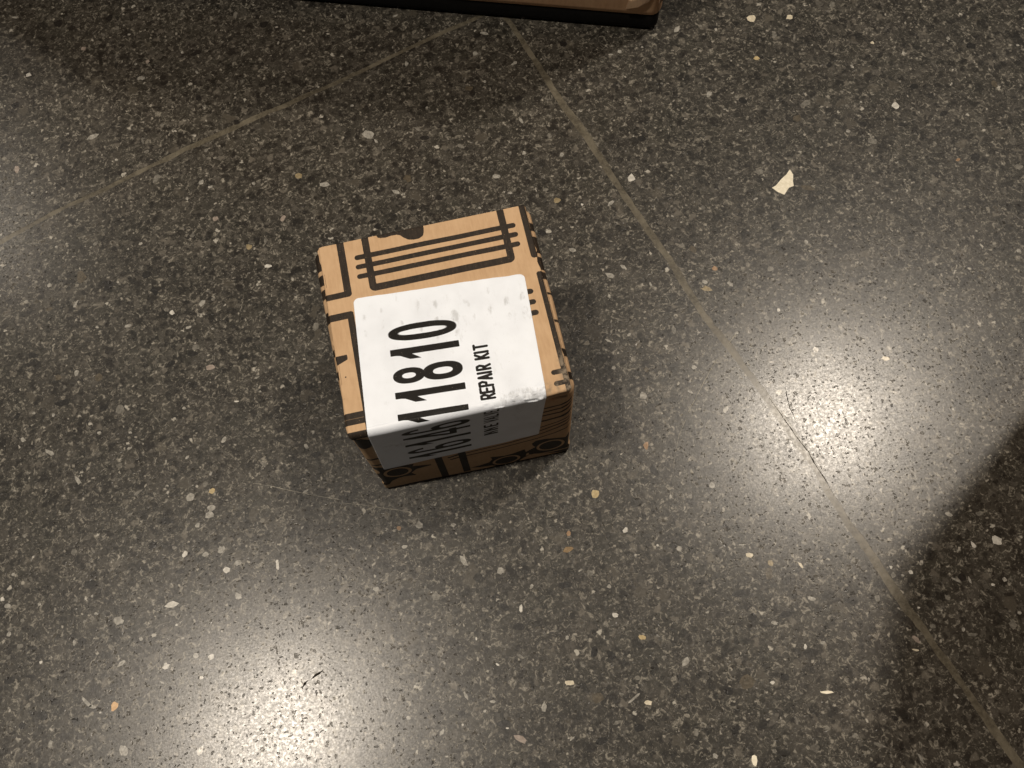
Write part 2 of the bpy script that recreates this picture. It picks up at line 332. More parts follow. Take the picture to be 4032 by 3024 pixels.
CH = "-155.8,304.9,4.8,1.5,-14,w;-149.4,263.6,4.0,3.2,5,W;-159.1,315.4,2.6,2.2,-14,g;-119.9,274.0,3.5,3.1,61,p;-101.2,283.5,2.8,2.4,12,g;-95.0,277.6,2.2,1.8,-37,w;-66.1,284.3,2.4,3.2,-14,g;-37.5,276.9,5.7,3.0,76,g;-36.6,249.9,5.9,1.4,71,g;-68.0,258.5,2.2,2.5,-14,w;-90.6,246.8,4.8,3.3,1,w;-92.8,256.7,2.3,1.9,25,w;-86.6,256.7,2.9,2.3,37,p;-61.4,243.4,3.0,1.5,-64,w;-130.8,255.8,2.1,2.6,-14,g;-122.5,251.4,3.0,1.3,5,g;-117.5,215.6,7.6,3.2,22,w;-156.3,205.0,4.8,2.7,97,p;-155.3,195.9,3.0,2.1,5,g;-148.8,188.6,2.1,1.7,11,w;-141.9,187.6,1.3,1.5,-14,w;-92.3,206.6,4.8,1.6,94,g;-96.0,204.1,4.6,1.8,11,d;-106.2,198.5,2.6,1.7,-35,w;-86.9,182.6,6.2,4.0,58,g;-65.1,174.8,3.3,3.1,57,w;-61.2,171.1,3.4,1.8,10,w;-39.5,167.8,2.5,2.7,-14,w;-17.1,167.0,4.0,3.8,-14,t;-5.4,158.9,6.5,3.7,-14,w;-61.1,193.2,2.4,2.8,-14,g;-60.2,152.2,3.1,3.1,-14,p;-27.8,144.7,4.0,2.9,55,p;-90.8,199.8,3.0,1.9,11,g;-97.3,146.9,2.7,2.4,-13,w;-118.8,152.4,3.6,2.0,35,g;-37.5,134.3,4.3,1.5,83,g;-72.7,167.2,2.5,1.7,85,w;-137.9,154.8,1.8,1.6,23,w;-45.6,132.8,3.8,3.4,-13,t;-23.2,266.2,5.7,4.8,58,k;-60.8,256.0,7.3,3.8,5,k;-105.0,291.2,4.3,6.5,-14,k;-132.9,295.0,5.7,5.5,-36,k;-62.1,226.6,4.1,3.9,-14,k;-43.9,206.8,3.9,3.5,-2,k;-133.0,214.1,5.9,2.0,60,k;-156.6,245.5,4.6,5.2,12,k;-160.1,214.0,4.0,3.8,-14,d;-82.4,252.5,2.8,2.0,37,d;46.7,254.7,3.8,1.7,17,w;90.9,231.4,5.9,2.4,-32,w;83.4,219.7,3.7,4.0,-14,w;47.1,222.0,4.1,2.5,72,w;28.6,220.2,7.7,2.0,17,d;101.7,208.4,4.4,2.2,33,w;84.6,200.9,2.1,2.3,-14,w;15.2,202.5,2.1,2.3,-14,w;52.4,192.1,1.4,1.7,-14,w;21.1,183.2,7.5,5.8,-36,w;23.8,178.1,4.1,1.5,-65,w;45.6,180.4,5.1,1.9,-47,g;97.5,172.7,5.5,1.7,-68,w;64.9,164.9,4.6,2.4,-47,g;94.7,153.5,2.8,3.1,-14,w;87.8,155.3,2.2,2.3,-14,g;109.2,160.5,2.8,3.1,-14,g;78.5,143.5,4.8,3.3,-31,w;112.7,148.1,2.6,3.1,-14,w;142.5,126.8,6.0,4.1,66,W;120.3,132.2,3.2,1.6,-20,g;28.7,146.3,5.5,2.2,-30,w;83.1,132.7,3.0,1.4,-8,w;51.3,142.9,4.6,1.6,21,g;104.4,123.2,3.7,3.8,-14,t;115.5,118.1,1.5,1.6,-14,W;129.0,115.5,5.6,2.1,30,w;66.8,127.9,2.1,1.7,-14,w;105.2,95.0,4.5,2.4,-41,w;151.6,201.9,3.2,1.6,-8,w;156.6,202.6,2.9,2.6,4,w;100.3,130.3,3.0,2.6,-14,g;168.7,202.6,1.8,1.8,-14,w;189.4,209.4,5.4,3.1,50,w;35.6,152.8,4.6,5.4,-14,b;75.9,198.4,4.8,3.9,-14,b;129.5,214.5,4.8,5.5,-14,k;133.4,190.1,4.1,3.8,10,k;48.1,174.0,6.2,3.3,-8,k;99.3,186.6,4.7,4.8,-14,k;153.4,148.2,4.6,5.0,-14,k;16.8,129.6,4.1,4.3,-14,k;49.2,138.2,3.8,3.5,-14,k;93.1,107.3,4.1,4.6,50,k;229.1,206.9,5.3,5.6,-40,c;248.5,202.6,4.4,3.7,-14,c;237.1,193.7,5.1,3.2,72,g;223.6,181.5,3.3,3.2,-14,y;266.3,207.4,4.8,4.7,-14,d;272.8,205.4,5.1,3.8,47,g;284.1,185.5,2.4,2.8,-14,g;246.4,188.8,6.1,1.4,67,g;295.5,184.7,8.0,1.1,42,d;193.5,165.7,4.5,2.9,48,w;206.5,160.7,2.5,2.7,-14,g;238.9,148.8,7.5,3.7,15,g;231.8,141.3,5.0,4.3,20,b;281.1,136.9,4.1,4.9,-14,W;279.2,158.2,6.2,4.3,-52,d;268.6,164.9,3.3,1.7,-69,w;253.3,127.9,2.8,2.4,-45,w;234.7,126.7,1.7,2.0,-14,g;262.6,119.6,5.5,3.9,-26,g;203.9,115.8,4.7,3.9,9,g;207.0,120.3,1.9,2.0,-14,g;223.7,101.7,8.0,3.2,-26,b;234.6,96.4,4.0,2.4,-14,d;197.0,101.5,3.6,1.3,19,w;270.7,82.8,5.5,1.5,-84,g;291.2,82.7,5.9,2.3,-38,g;298.6,99.7,2.8,1.9,18,o;328.2,103.5,6.4,3.7,66,d;325.1,89.2,4.4,3.6,-14,g;212.8,73.7,3.2,2.0,-81,w;270.2,61.5,7.9,2.3,-68,d;160.2,82.3,5.2,3.6,-59,b;258.4,96.0,5.3,1.3,68,d;284.0,176.4,2.3,2.4,-14,c;322.2,169.9,2.0,2.4,-14,w;354.3,157.2,2.8,2.0,-14,w;274.3,179.5,6.2,1.8,-27,d;257.9,142.5,2.6,2.3,-14,g;265.4,143.0,1.5,1.5,-14,w;288.9,98.2,2.6,2.1,-14,g;306.2,46.6,2.8,2.5,-13,w;282.0,126.5,1.7,1.3,-14,w;201.8,208.3,2.4,3.1,-14,g;258.0,168.5,4.8,3.2,47,k;226.5,181.2,2.0,2.6,-14,k;331.5,162.2,5.4,5.0,-14,k;302.1,126.8,4.9,3.2,9,k;306.9,99.1,5.9,5.4,-14,k;261.8,130.1,3.8,3.7,-14,k;201.1,84.9,4.3,3.0,-14,k;237.4,75.7,2.9,2.5,-14,k;294.3,145.6,5.4,4.1,29,k;208.7,157.6,4.6,4.7,-14,k;280.6,125.0,6.1,1.8,-8,k;333.3,137.4,3.8,5.8,-14,b;-37.7,120.2,4.5,2.4,0,W;-126.6,135.5,7.1,5.6,88,b;-141.8,134.4,3.4,2.7,-13,w;-70.6,108.0,4.6,3.2,56,w;-65.4,108.8,2.1,1.8,-13,g;-129.7,121.6,5.5,1.5,58,w;-85.1,106.4,3.1,2.6,-52,W;-87.4,108.7,2.7,2.9,-13,g;-142.1,121.6,3.5,2.7,4,b;-105.8,104.3,3.7,2.5,-2,w;-120.2,106.9,2.2,1.8,-13,w;-67.0,93.7,2.2,1.6,-13,w;-78.1,97.0,3.5,2.0,15,w;-75.6,86.0,4.4,3.2,-2,g;-19.6,83.8,4.9,3.7,82,g;-22.3,66.1,3.3,2.0,-13,g;-49.7,72.1,2.1,2.1,-13,g;-130.7,86.0,3.9,2.9,88,w;-120.6,81.2,5.0,4.9,33,b;-139.2,85.4,3.6,3.8,-13,b;-112.0,63.8,4.2,4.5,-13,g;-141.8,67.7,2.5,2.0,88,w;-150.4,70.6,2.0,1.6,-13,w;-49.4,64.7,2.7,1.2,15,w;-59.6,55.3,2.9,1.0,-8,W;-69.7,74.6,5.5,3.2,9,p;-100.8,80.7,2.9,2.8,-13,d;-83.2,57.5,2.2,1.6,-13,w;-143.7,50.1,6.5,2.3,-45,w;-155.5,59.0,3.9,2.3,-57,w;-121.5,54.4,2.8,1.9,-13,w;-107.9,51.5,2.5,1.3,-13,w;-108.7,44.2,2.9,1.4,14,w;-67.1,38.6,4.2,2.3,64,w;-83.8,34.2,2.3,1.5,20,w;-27.8,33.2,2.4,1.9,82,w;-31.7,27.5,3.2,1.9,-70,w;-21.3,20.3,4.4,2.0,-84,g;-51.0,23.5,4.1,2.0,-51,g;-74.3,24.6,3.4,1.3,59,w;-131.9,34.5,6.0,2.1,-61,w;-77.1,20.4,2.9,2.9,19,g;-74.2,16.7,3.5,3.3,-13,y;-84.2,16.2,4.5,4.1,-13,w;-106.2,23.2,4.2,1.8,26,g;-34.6,7.5,4.0,1.1,24,w;-34.2,10.9,2.3,1.9,-13,g;-75.4,9.1,4.4,3.4,-13,w;-68.5,11.2,1.6,1.0,-13,w;-48.8,57.7,1.5,1.3,-13,w;-61.1,51.3,3.5,2.9,-13,d;-137.1,72.7,8.9,3.7,0,k;-77.1,83.4,6.0,3.0,-8,k;-119.3,65.7,4.2,2.8,-13,k;-95.5,129.3,4.5,4.6,-13,k;-87.7,80.4,6.1,2.9,21,k;-92.5,119.4,6.8,3.6,-60,k;-51.2,84.4,3.6,3.1,-13,k;-114.0,127.8,7.7,5.1,-51,k;-150.2,99.3,5.1,3.9,-13,k;-158.1,70.7,4.0,2.8,58,k;-45.4,7.5,3.9,3.2,19,k;-27.9,22.5,5.4,3.5,-13,k;118.8,78.0,5.8,3.4,-36,w;126.2,80.7,4.5,1.9,-52,w;104.6,77.7,2.6,2.6,-13,g;136.0,69.0,3.4,1.3,-87,w;115.9,67.5,2.8,1.6,-96,w;167.2,70.2,3.0,2.6,-13,o;160.8,64.5,3.2,2.3,-30,w;160.6,60.9,5.6,3.4,-25,t;171.7,60.8,4.0,2.2,-53,w;192.1,64.1,3.6,3.2,-13,g;206.5,53.6,3.5,1.8,71,g;209.8,46.6,2.6,1.4,-2,w;189.1,43.1,2.1,2.0,-13,W;182.5,40.7,2.5,2.6,-13,g;140.0,44.4,5.3,2.0,-97,g;119.6,46.8,2.6,1.6,19,w;109.7,46.0,3.5,1.5,-46,w;108.8,32.7,2.3,2.4,-13,w;100.2,33.7,1.8,1.6,-13,w;104.2,41.0,2.9,1.5,-13,g;143.7,24.8,2.9,2.4,-13,w;122.9,28.4,3.4,2.7,75,b;118.0,17.0,4.2,4.5,-13,w;143.4,8.7,2.3,2.0,-13,g;151.5,2.7,4.1,2.9,45,w;138.8,13.9,3.4,1.2,-40,w;113.1,-5.5,4.9,2.4,70,o;86.5,-21.1,3.9,4.0,-13,y;151.6,-7.4,2.3,2.4,-13,k;135.8,-28.7,3.1,3.1,-13,w;117.3,-29.4,2.4,1.3,74,w;125.6,-31.0,3.2,2.0,-76,g;93.5,-13.7,2.4,2.0,-13,g;103.2,7.9,2.0,1.4,-13,w;198.9,20.8,4.2,3.0,71,W;227.4,9.6,4.1,2.7,-13,c;167.3,36.4,2.4,1.3,18,w;113.7,-16.9,6.6,3.7,-71,k;99.0,2.4,3.4,3.5,-13,k;93.4,44.3,3.5,4.5,-13,k;139.0,32.2,5.0,2.9,-78,d;-76.3,6.5,4.9,4.2,3,w;-82.0,3.2,2.8,2.8,53,w;-88.5,-8.1,3.8,2.5,53,W;-92.5,-4.2,2.5,2.0,-13,g;-72.9,-9.6,3.7,3.6,41,w;-79.8,-10.0,3.9,2.7,-3,w;-71.6,-18.5,4.2,3.1,-31,W;-66.4,-16.5,3.4,2.9,30,w;-50.4,-21.2,5.8,1.7,-92,W;-95.6,-27.6,6.9,3.3,-3,W;-95.5,-30.8,5.2,3.1,-13,g;-117.5,-29.4,5.5,3.5,-39,w;-165.2,-9.8,2.7,2.1,90,W;-163.0,-13.2,4.2,2.5,-22,w;-162.5,-24.7,2.7,2.5,-12,w;-162.2,-22.9,2.9,1.9,-12,g;-136.1,-34.2,3.4,1.6,83,w;-131.4,-26.7,2.1,2.0,-13,g;-117.2,-46.3,4.9,1.9,27,w;-99.6,-51.5,3.6,3.0,46,W;-108.8,-38.6,2.3,2.1,-12,w;-87.2,-50.0,2.9,2.8,-12,w;-81.2,-51.9,2.9,2.5,-12,W;-85.8,-59.1,2.1,1.7,-12,W;-121.1,-62.2,3.9,3.3,76,O;-132.1,-58.2,7.9,1.7,-51,w;-129.7,-60.6,4.4,1.7,-17,w;-118.4,-79.4,5.7,4.5,-34,w;-88.5,-85.9,4.8,2.5,51,W;-146.9,-70.9,3.4,2.3,77,w;-149.8,-38.8,1.8,1.7,-12,W;-67.8,-30.3,3.7,3.9,8,w;-101.6,-57.4,3.0,1.0,-39,w;-149.9,-15.5,2.0,1.5,-13,w;-157.0,-20.3,2.6,2.0,-13,g;-158.1,-30.7,3.2,2.5,-12,g;-134.8,3.3,3.0,2.9,55,g;-155.5,15.0,2.0,2.0,-13,g;-94.0,-36.3,1.3,1.1,-13,W;-127.9,-16.9,1.9,1.4,87,w;-126.8,-24.3,2.1,1.3,-13,w;-160.6,-0.5,1.9,1.7,-13,w;-122.1,6.2,4.3,1.0,31,g;-126.9,2.2,3.6,1.2,-65,g;-128.7,8.0,3.3,2.7,-13,d;-93.5,-72.7,2.1,1.0,-12,w;-126.7,-63.4,1.2,1.0,-12,W;-128.2,-11.7,5.9,5.1,-13,k;-149.4,-59.7,5.0,4.1,-12,k;-157.7,-61.7,3.7,2.9,-12,k;-101.5,-1.5,4.6,4.0,86,k;-94.9,7.8,7.4,3.4,-13,k;-90.7,-14.8,5.2,2.6,-13,k;-136.6,-64.2,4.4,2.9,-12,k;-133.0,-34.4,4.5,3.7,-12,k;-144.9,-55.3,3.8,3.5,-12,k;-154.0,-43.5,5.9,1.7,-21,k;-162.7,-43.1,5.1,3.6,-12,k;-105.4,-10.2,4.0,3.2,-13,k;10.8,-17.8,4.2,4.2,39,w;2.1,-17.1,2.5,2.4,-13,o;24.9,-20.8,2.7,2.4,-13,w;36.2,-22.4,3.9,3.0,78,d;3.2,-25.4,3.0,1.7,2,w;26.4,-36.5,5.8,2.8,-66,w;40.3,-44.0,3.5,3.3,47,w;45.4,-60.5,4.8,1.6,75,W;51.7,-52.7,2.0,2.0,-13,w;12.1,-48.3,4.0,3.1,-51,g;-11.4,-40.0,2.8,2.5,-13,w;95.0,-39.0,2.9,2.3,36,W;71.6,-35.2,2.7,1.9,66,o;69.8,-41.5,5.8,2.7,-1,B;106.4,-48.1,1.3,1.3,-13,W;114.7,-51.4,3.1,2.4,-44,w;72.4,-51.0,2.3,1.0,17,w;76.2,-52.6,3.5,2.2,-38,g;82.5,-59.9,2.3,2.1,-13,w;82.1,-71.5,3.4,2.2,-22,W;90.4,-82.1,3.2,2.3,-22,y;25.2,-68.2,2.0,1.2,78,W;61.0,-75.5,2.2,1.9,66,w;9.8,-70.7,3.5,3.1,48,g;31.5,-79.7,2.1,1.4,-51,W;41.1,-78.6,3.8,1.6,-46,g;15.0,-63.7,3.1,2.2,-12,g;16.9,-88.4,4.7,1.4,-70,w;58.0,-92.5,4.9,2.3,-3,c;45.9,-99.3,4.8,2.8,72,w;26.7,-92.8,2.7,1.4,-12,w;23.0,-95.6,1.8,1.3,26,w;51.1,-87.1,2.7,1.8,77,g;67.2,-100.6,5.1,4.5,16,b;86.3,-106.2,3.5,2.2,-27,c;81.4,-103.4,6.6,1.2,25,w;76.8,-101.0,2.4,1.4,-27,g;5.0,-99.6,3.5,1.8,47,w;10.2,-101.4,5.0,2.1,68,d;34.5,-108.4,5.9,2.8,-40,p;54.0,-112.6,2.9,0.8,25,w;30.3,-103.6,1.6,0.8,-12,W;72.7,-110.7,4.2,1.7,6,g;84.6,-96.5,2.7,1.8,-27,g;96.8,-91.2,2.8,1.5,-3,g;30.7,-99.0,2.4,2.0,-12,d;13.5,-98.6,1.1,1.0,-12,W;-1.0,-79.8,2.8,0.9,7,w;63.0,-91.2,1.8,1.5,-12,g;-6.8,-91.7,2.2,2.0,-12,w;42.9,-67.4,5.0,4.2,-12,k;39.0,-58.8,5.0,3.1,-47,k;70.3,-83.5,5.3,3.7,65,k;76.6,-86.1,4.7,3.7,-62,k;64.9,-115.6,5.7,3.0,11,k;80.3,-114.4,4.8,3.3,-12,k;29.2,-101.5,6.0,2.8,-3,k;14.0,-94.5,4.2,2.5,-12,k;65.1,-55.2,6.3,3.7,-3,k;142.2,-60.2,3.4,2.7,-28,c;227.5,-62.1,4.2,2.3,-34,w;239.7,-64.5,3.8,2.3,-13,g;242.3,-76.3,5.3,4.2,-29,W;232.3,-76.3,4.1,1.8,-76,W;182.6,-71.4,3.5,2.1,42,g;149.5,-65.1,3.2,2.5,62,t;147.5,-69.1,6.9,3.7,67,b;161.2,-68.7,3.6,1.4,-72,c;196.5,-77.4,1.9,1.6,-13,W;203.5,-81.1,2.1,2.1,-13,W;199.9,-81.5,1.6,1.5,-13,w;196.2,-80.7,2.5,2.5,-13,g;161.0,-82.3,4.2,2.3,-28,w;170.1,-55.2,2.2,0.9,-13,w;118.6,-78.3,2.2,1.4,7,w;143.5,-88.1,3.6,1.7,-28,w;152.5,-99.3,2.7,1.5,71,W;159.8,-99.6,2.4,1.9,-12,w;104.8,-94.7,5.5,3.0,44,w;194.2,-110.0,2.9,1.0,-22,c;196.0,-106.2,4.4,2.2,-56,p;135.5,-109.5,2.2,1.8,-12,W;125.9,-107.1,7.2,6.3,-12,b;155.0,-117.4,6.3,1.3,-12,Y;172.4,-116.4,2.0,1.1,69,w;131.7,-122.7,6.5,2.8,42,d;143.7,-135.5,4.1,3.3,-12,d;101.5,-120.4,3.9,2.3,63,g;128.5,-133.3,2.1,1.9,-12,g;106.0,-130.1,2.7,2.2,-12,w;120.0,-135.0,4.8,2.4,77,Y;235.0,-109.1,4.3,3.6,66,g;218.1,-109.3,4.2,2.0,-12,g;181.5,-147.5,5.1,1.3,-78,w;168.0,-139.6,6.1,1.6,-32,g;219.9,-87.8,5.2,1.1,-39,w;225.3,-89.1,3.5,1.4,-92,w;238.9,-91.8,2.5,2.2,-13,w;233.6,-92.8,2.0,1.5,-13,W;186.6,-87.9,3.7,2.5,69,g;202.8,-129.4,2.9,0.9,-55,w;201.4,-94.9,1.5,1.0,-13,W;204.1,-102.9,2.8,2.0,-13,g;215.4,-106.6,2.4,1.8,67,w;177.2,-122.7,3.1,1.4,1,g;140.4,-55.4,3.8,0.8,-13,w;150.8,-130.0,2.7,2.2,-12,g;239.4,-105.5,2.4,2.1,-13,w;133.5,-74.2,7.0,3.0,2,k;176.1,-86.5,4.9,3.1,-13,k;149.1,-85.8,7.0,3.5,6,k;222.8,-87.2,3.7,3.7,-13,k;140.8,-108.6,4.8,3.5,-12,k;176.9,-131.8,3.3,2.1,-32,k;118.1,-108.9,4.2,3.4,-12,k;136.1,-84.1,3.7,3.0,-13,k"
for row in CH.split(';'):
    f = row.split(','); x, y, L, W, a = map(float, f[:5])
    k = 0.90 if f[5] in 'Ww' else 0.95
    add_chip(chip_poly(x, y, L * k, W * k, a, rng), CHIPM[f[5]], rng)
add_chip(np.array([(206.7,105.7),(209.0,106.5),(212.6,109.3),(215.8,111.2),(218.4,113.6),(219.0,110.4),(217.6,106.6),(217.2,104.2),(214.6,103.8),(211.2,100.6),(208.6,102.8)]), CHIPM['Y'], rng)

def ribbon(name, pts, wid, mat, z, parent, seed=1, ragged=.0):
    pts = np.array(pts, float); s = np.r_[0, np.cumsum(np.hypot(*np.diff(pts, axis=0).T))]
    n = max(int(s[-1] / .5), 4); t = np.linspace(0, s[-1], n)
    P = np.c_[np.interp(t, s, pts[:, 0]), np.interp(t, s, pts[:, 1])]
    T = np.gradient(P, axis=0); T /= np.linalg.norm(T, axis=1)[:, None]; N = np.c_[-T[:, 1], T[:, 0]]
    P = P + N * fr(seed, n, .09)[:, None]
    wv = wid / 2 * np.clip(1 + fr(seed + 5, n, ragged), .12, 2.2) * np.clip(np.minimum(np.arange(n), np.arange(n)[::-1]) / 4, .1, 1)
    A = P + N * wv[:, None]; B = P - N * wv[:, None]
    VV = [(*p, z) for p in A] + [(*p, z) for p in B] + [(*p, -.3) for p in A] + [(*p, -.3) for p in B]
    FF = []
    for k in range(n - 1):
        FF += [(k, k + n, k + n + 1, k + 1), (k, k + 1, k + 1 + 2 * n, k + 2 * n), (k + n, k + 3 * n, k + 1 + 3 * n, k + 1 + n)]
    return mesh_obj(name, VV, FF, mat, parent, smooth=False)
T00 = tiles[(-1, -1)]
ribbon('crack', [(171.5,3.5),(174.3,-4.5),(177.3,-16.0),(180.2,-23.7),(181.0,-28.7),(182.9,-36.1),(184.2,-42.5)], .42, GAPM, .05, T00, 3, .55)
ribbon('crack', [(180.1,6.7),(179.5,3.1),(178.8,-2.6),(179.6,-9.3)], .26, GAPM, .05, tiles[(0, -1)], 4, .4)
ribbon('crack', [(-46.9,-71.9),(-45.2,-70.1),(-43.4,-69.0)], 1.15, GAPM, .05, T00, 5, .4)
ribbon('crack', [(-42.6,-69.2),(-40.6,-68.2),(-38.6,-67.6),(-37.0,-66.8)], .7, GAPM, .05, T00, 6, .5)
ribbon('scratch', [(167.7,36.7),(154.2,25.5),(146.9,18.1),(139.9,10.1),(134.8,4.6)], .20, FIBRE, .05, T00, 8, .4)
ribbon('scratch', [(134.0,3.0),(128.4,-4.0),(124.5,-11.7),(121.6,-19.4),(119.2,-25.1)], .18, FIBRE, .05, T00, 9, .4)
ribbon('scratch', [(-61.7,18.5),(-46.2,11.9),(-33.5,5.8),(-20.0,0.4)], .16, FIBRE, .05, T00, 10, .5)
ribbon('scratch', [(-20.0,-1.0),(-6,-6),(8.3,-11.5)], .13, FIBRE, .05, T00, 11, .5)

# ------------------------------------------------------------------ distance functions for the print
def sd_seg(x, y, ax, ay, bx, by):
    dx, dy = bx - ax, by - ay; t = np.clip(((x - ax) * dx + (y - ay) * dy) / (dx * dx + dy * dy + 1e-12), 0, 1)
    return np.hypot(x - ax - t * dx, y - ay - t * dy)
def sd_line(x, y, pts, wid):
    d = np.full(x.shape, 1e9)
    for a, b in zip(pts[:-1], pts[1:]): d = np.minimum(d, sd_seg(x, y, *a, *b))
    return d - wid / 2
def sd_poly(x, y, pts):
    d = np.full(x.shape, 1e9); ins = np.zeros(x.shape, bool)
    n = len(pts)
    for k in range(n):
        (ax, ay), (bx, by) = pts[k], pts[(k + 1) % n]
        d = np.minimum(d, sd_seg(x, y, ax, ay, bx, by))
        c = (ay > y) != (by > y)
        ins ^= c & (x < (bx - ax) * (y - ay) / ((by - ay) if by != ay else 1e-9) + ax)
    return np.where(ins, -d, d)
def sd_rbox(x, y, x0, x1, y0, y1, r=0.0):
    qx = np.abs(x - (x0 + x1) / 2) - (x1 - x0) / 2 + r; qy = np.abs(y - (y0 + y1) / 2) - (y1 - y0) / 2 + r
    return np.hypot(np.maximum(qx, 0), np.maximum(qy, 0)) + np.minimum(np.maximum(qx, qy), 0) - r
def sd_ell(x, y, cx, cy, a, b, p=2.0):
    k = (np.abs((x - cx) / a) ** p + np.abs((y - cy) / b) ** p) ** (1 / p)
    return (k - 1) * min(a, b)
def ring(x, y, cx, cy, a, b, ai, bi, p=2.0):
    return np.maximum(sd_ell(x, y, cx, cy, a, b, p), -sd_ell(x, y, cx, cy, ai, bi, p))
def inkify(d, soft=.16): return np.clip(.5 - d / soft, 0, 1)
U_ = lambda *a: np.minimum.reduce(a)

def ink_lid(x, y):
    bar = 1.25
    d = []
    # corner print at the back left
    d.append(np.minimum(sd_rbox(x, y, 7.6, 10.3, 50.9, 90, 1.6), sd_rbox(x, y, -10, 10.3, 50.9, 53.3, 1.2)))
    # open frame crossed by three bars
    fr_ = np.maximum(sd_rbox(x, y, 16.9, 70.4, 51.1, 110, 2.0), -sd_rbox(x, y, 19.5, 67.8, 53.9, 110, .2))
    d.append(fr_)
    for yy, xa, xb in ((65.9, 14.3, 72.5), (62.0, 14.2, 72.6), (58.0, 14.1, 72.5)):
        d.append(sd_seg(x, y, xa, yy, xb, yy - .1) - 1.02)
    d.append(sd_poly(x, y, [(22.4,76),(22.6,73.2),(23.0,72.3),(24.0,71.9),(26,71.7),(28,72.0),(30,71.9),(31.2,71.4),(32.3,70.1),(33.8,68.9),(35.8,68.35),(37.8,68.4),(39.3,69.1),(39.9,70.3),(40.2,72.2),(40.2,76)]))
    # prints along the right edge
    d.append(sd_rbox(x, y, 76.2, 78.5, 50.9, 90, 1.2)); d.append(sd_rbox(x, y, 77.4, 84, 50.9, 53.5, .9))
    d.append(sd_rbox(x, y, 76.5, 78.35, -8, 45.2, .9)); d.append(sd_rbox(x, y, 77.3, 84, 43.0, 45.2, .8))
    for yy in (38.1, 33.85, 29.55): d.append(sd_seg(x, y, 66, yy, 72.9, yy) - 1.02)
    for yy in (6.0, 1.75): d.append(sd_seg(x, y, 73.8, yy, 77, yy) - .92)
    # left: frame under the label, wedge and bars
    d.append(np.maximum(sd_rbox(x, y, -20, 9.7, 7.1 - 40, 45.1, 1.0), -sd_rbox(x, y, -20, 7.35, -60, 42.4, .2)))
    d.append(np.where(y > 0, sd_poly(x, y, [(-1, 28.9), (4.9, 28.9), (5.1, 27.9), (4.9, 26.9), (1.1, 25.5), (-1, 25.1)]), 9))
    for a, b in ((5.1, 7.2), (.9 + 1.9, 4.95), (-2.6, .35)): d.append(sd_rbox(x, y, -5, 9.6, a, b, .1))
    d.append(sd_ell(x, y, 3.3, 20.6, .28, .28))
    return inkify(U_(*d))

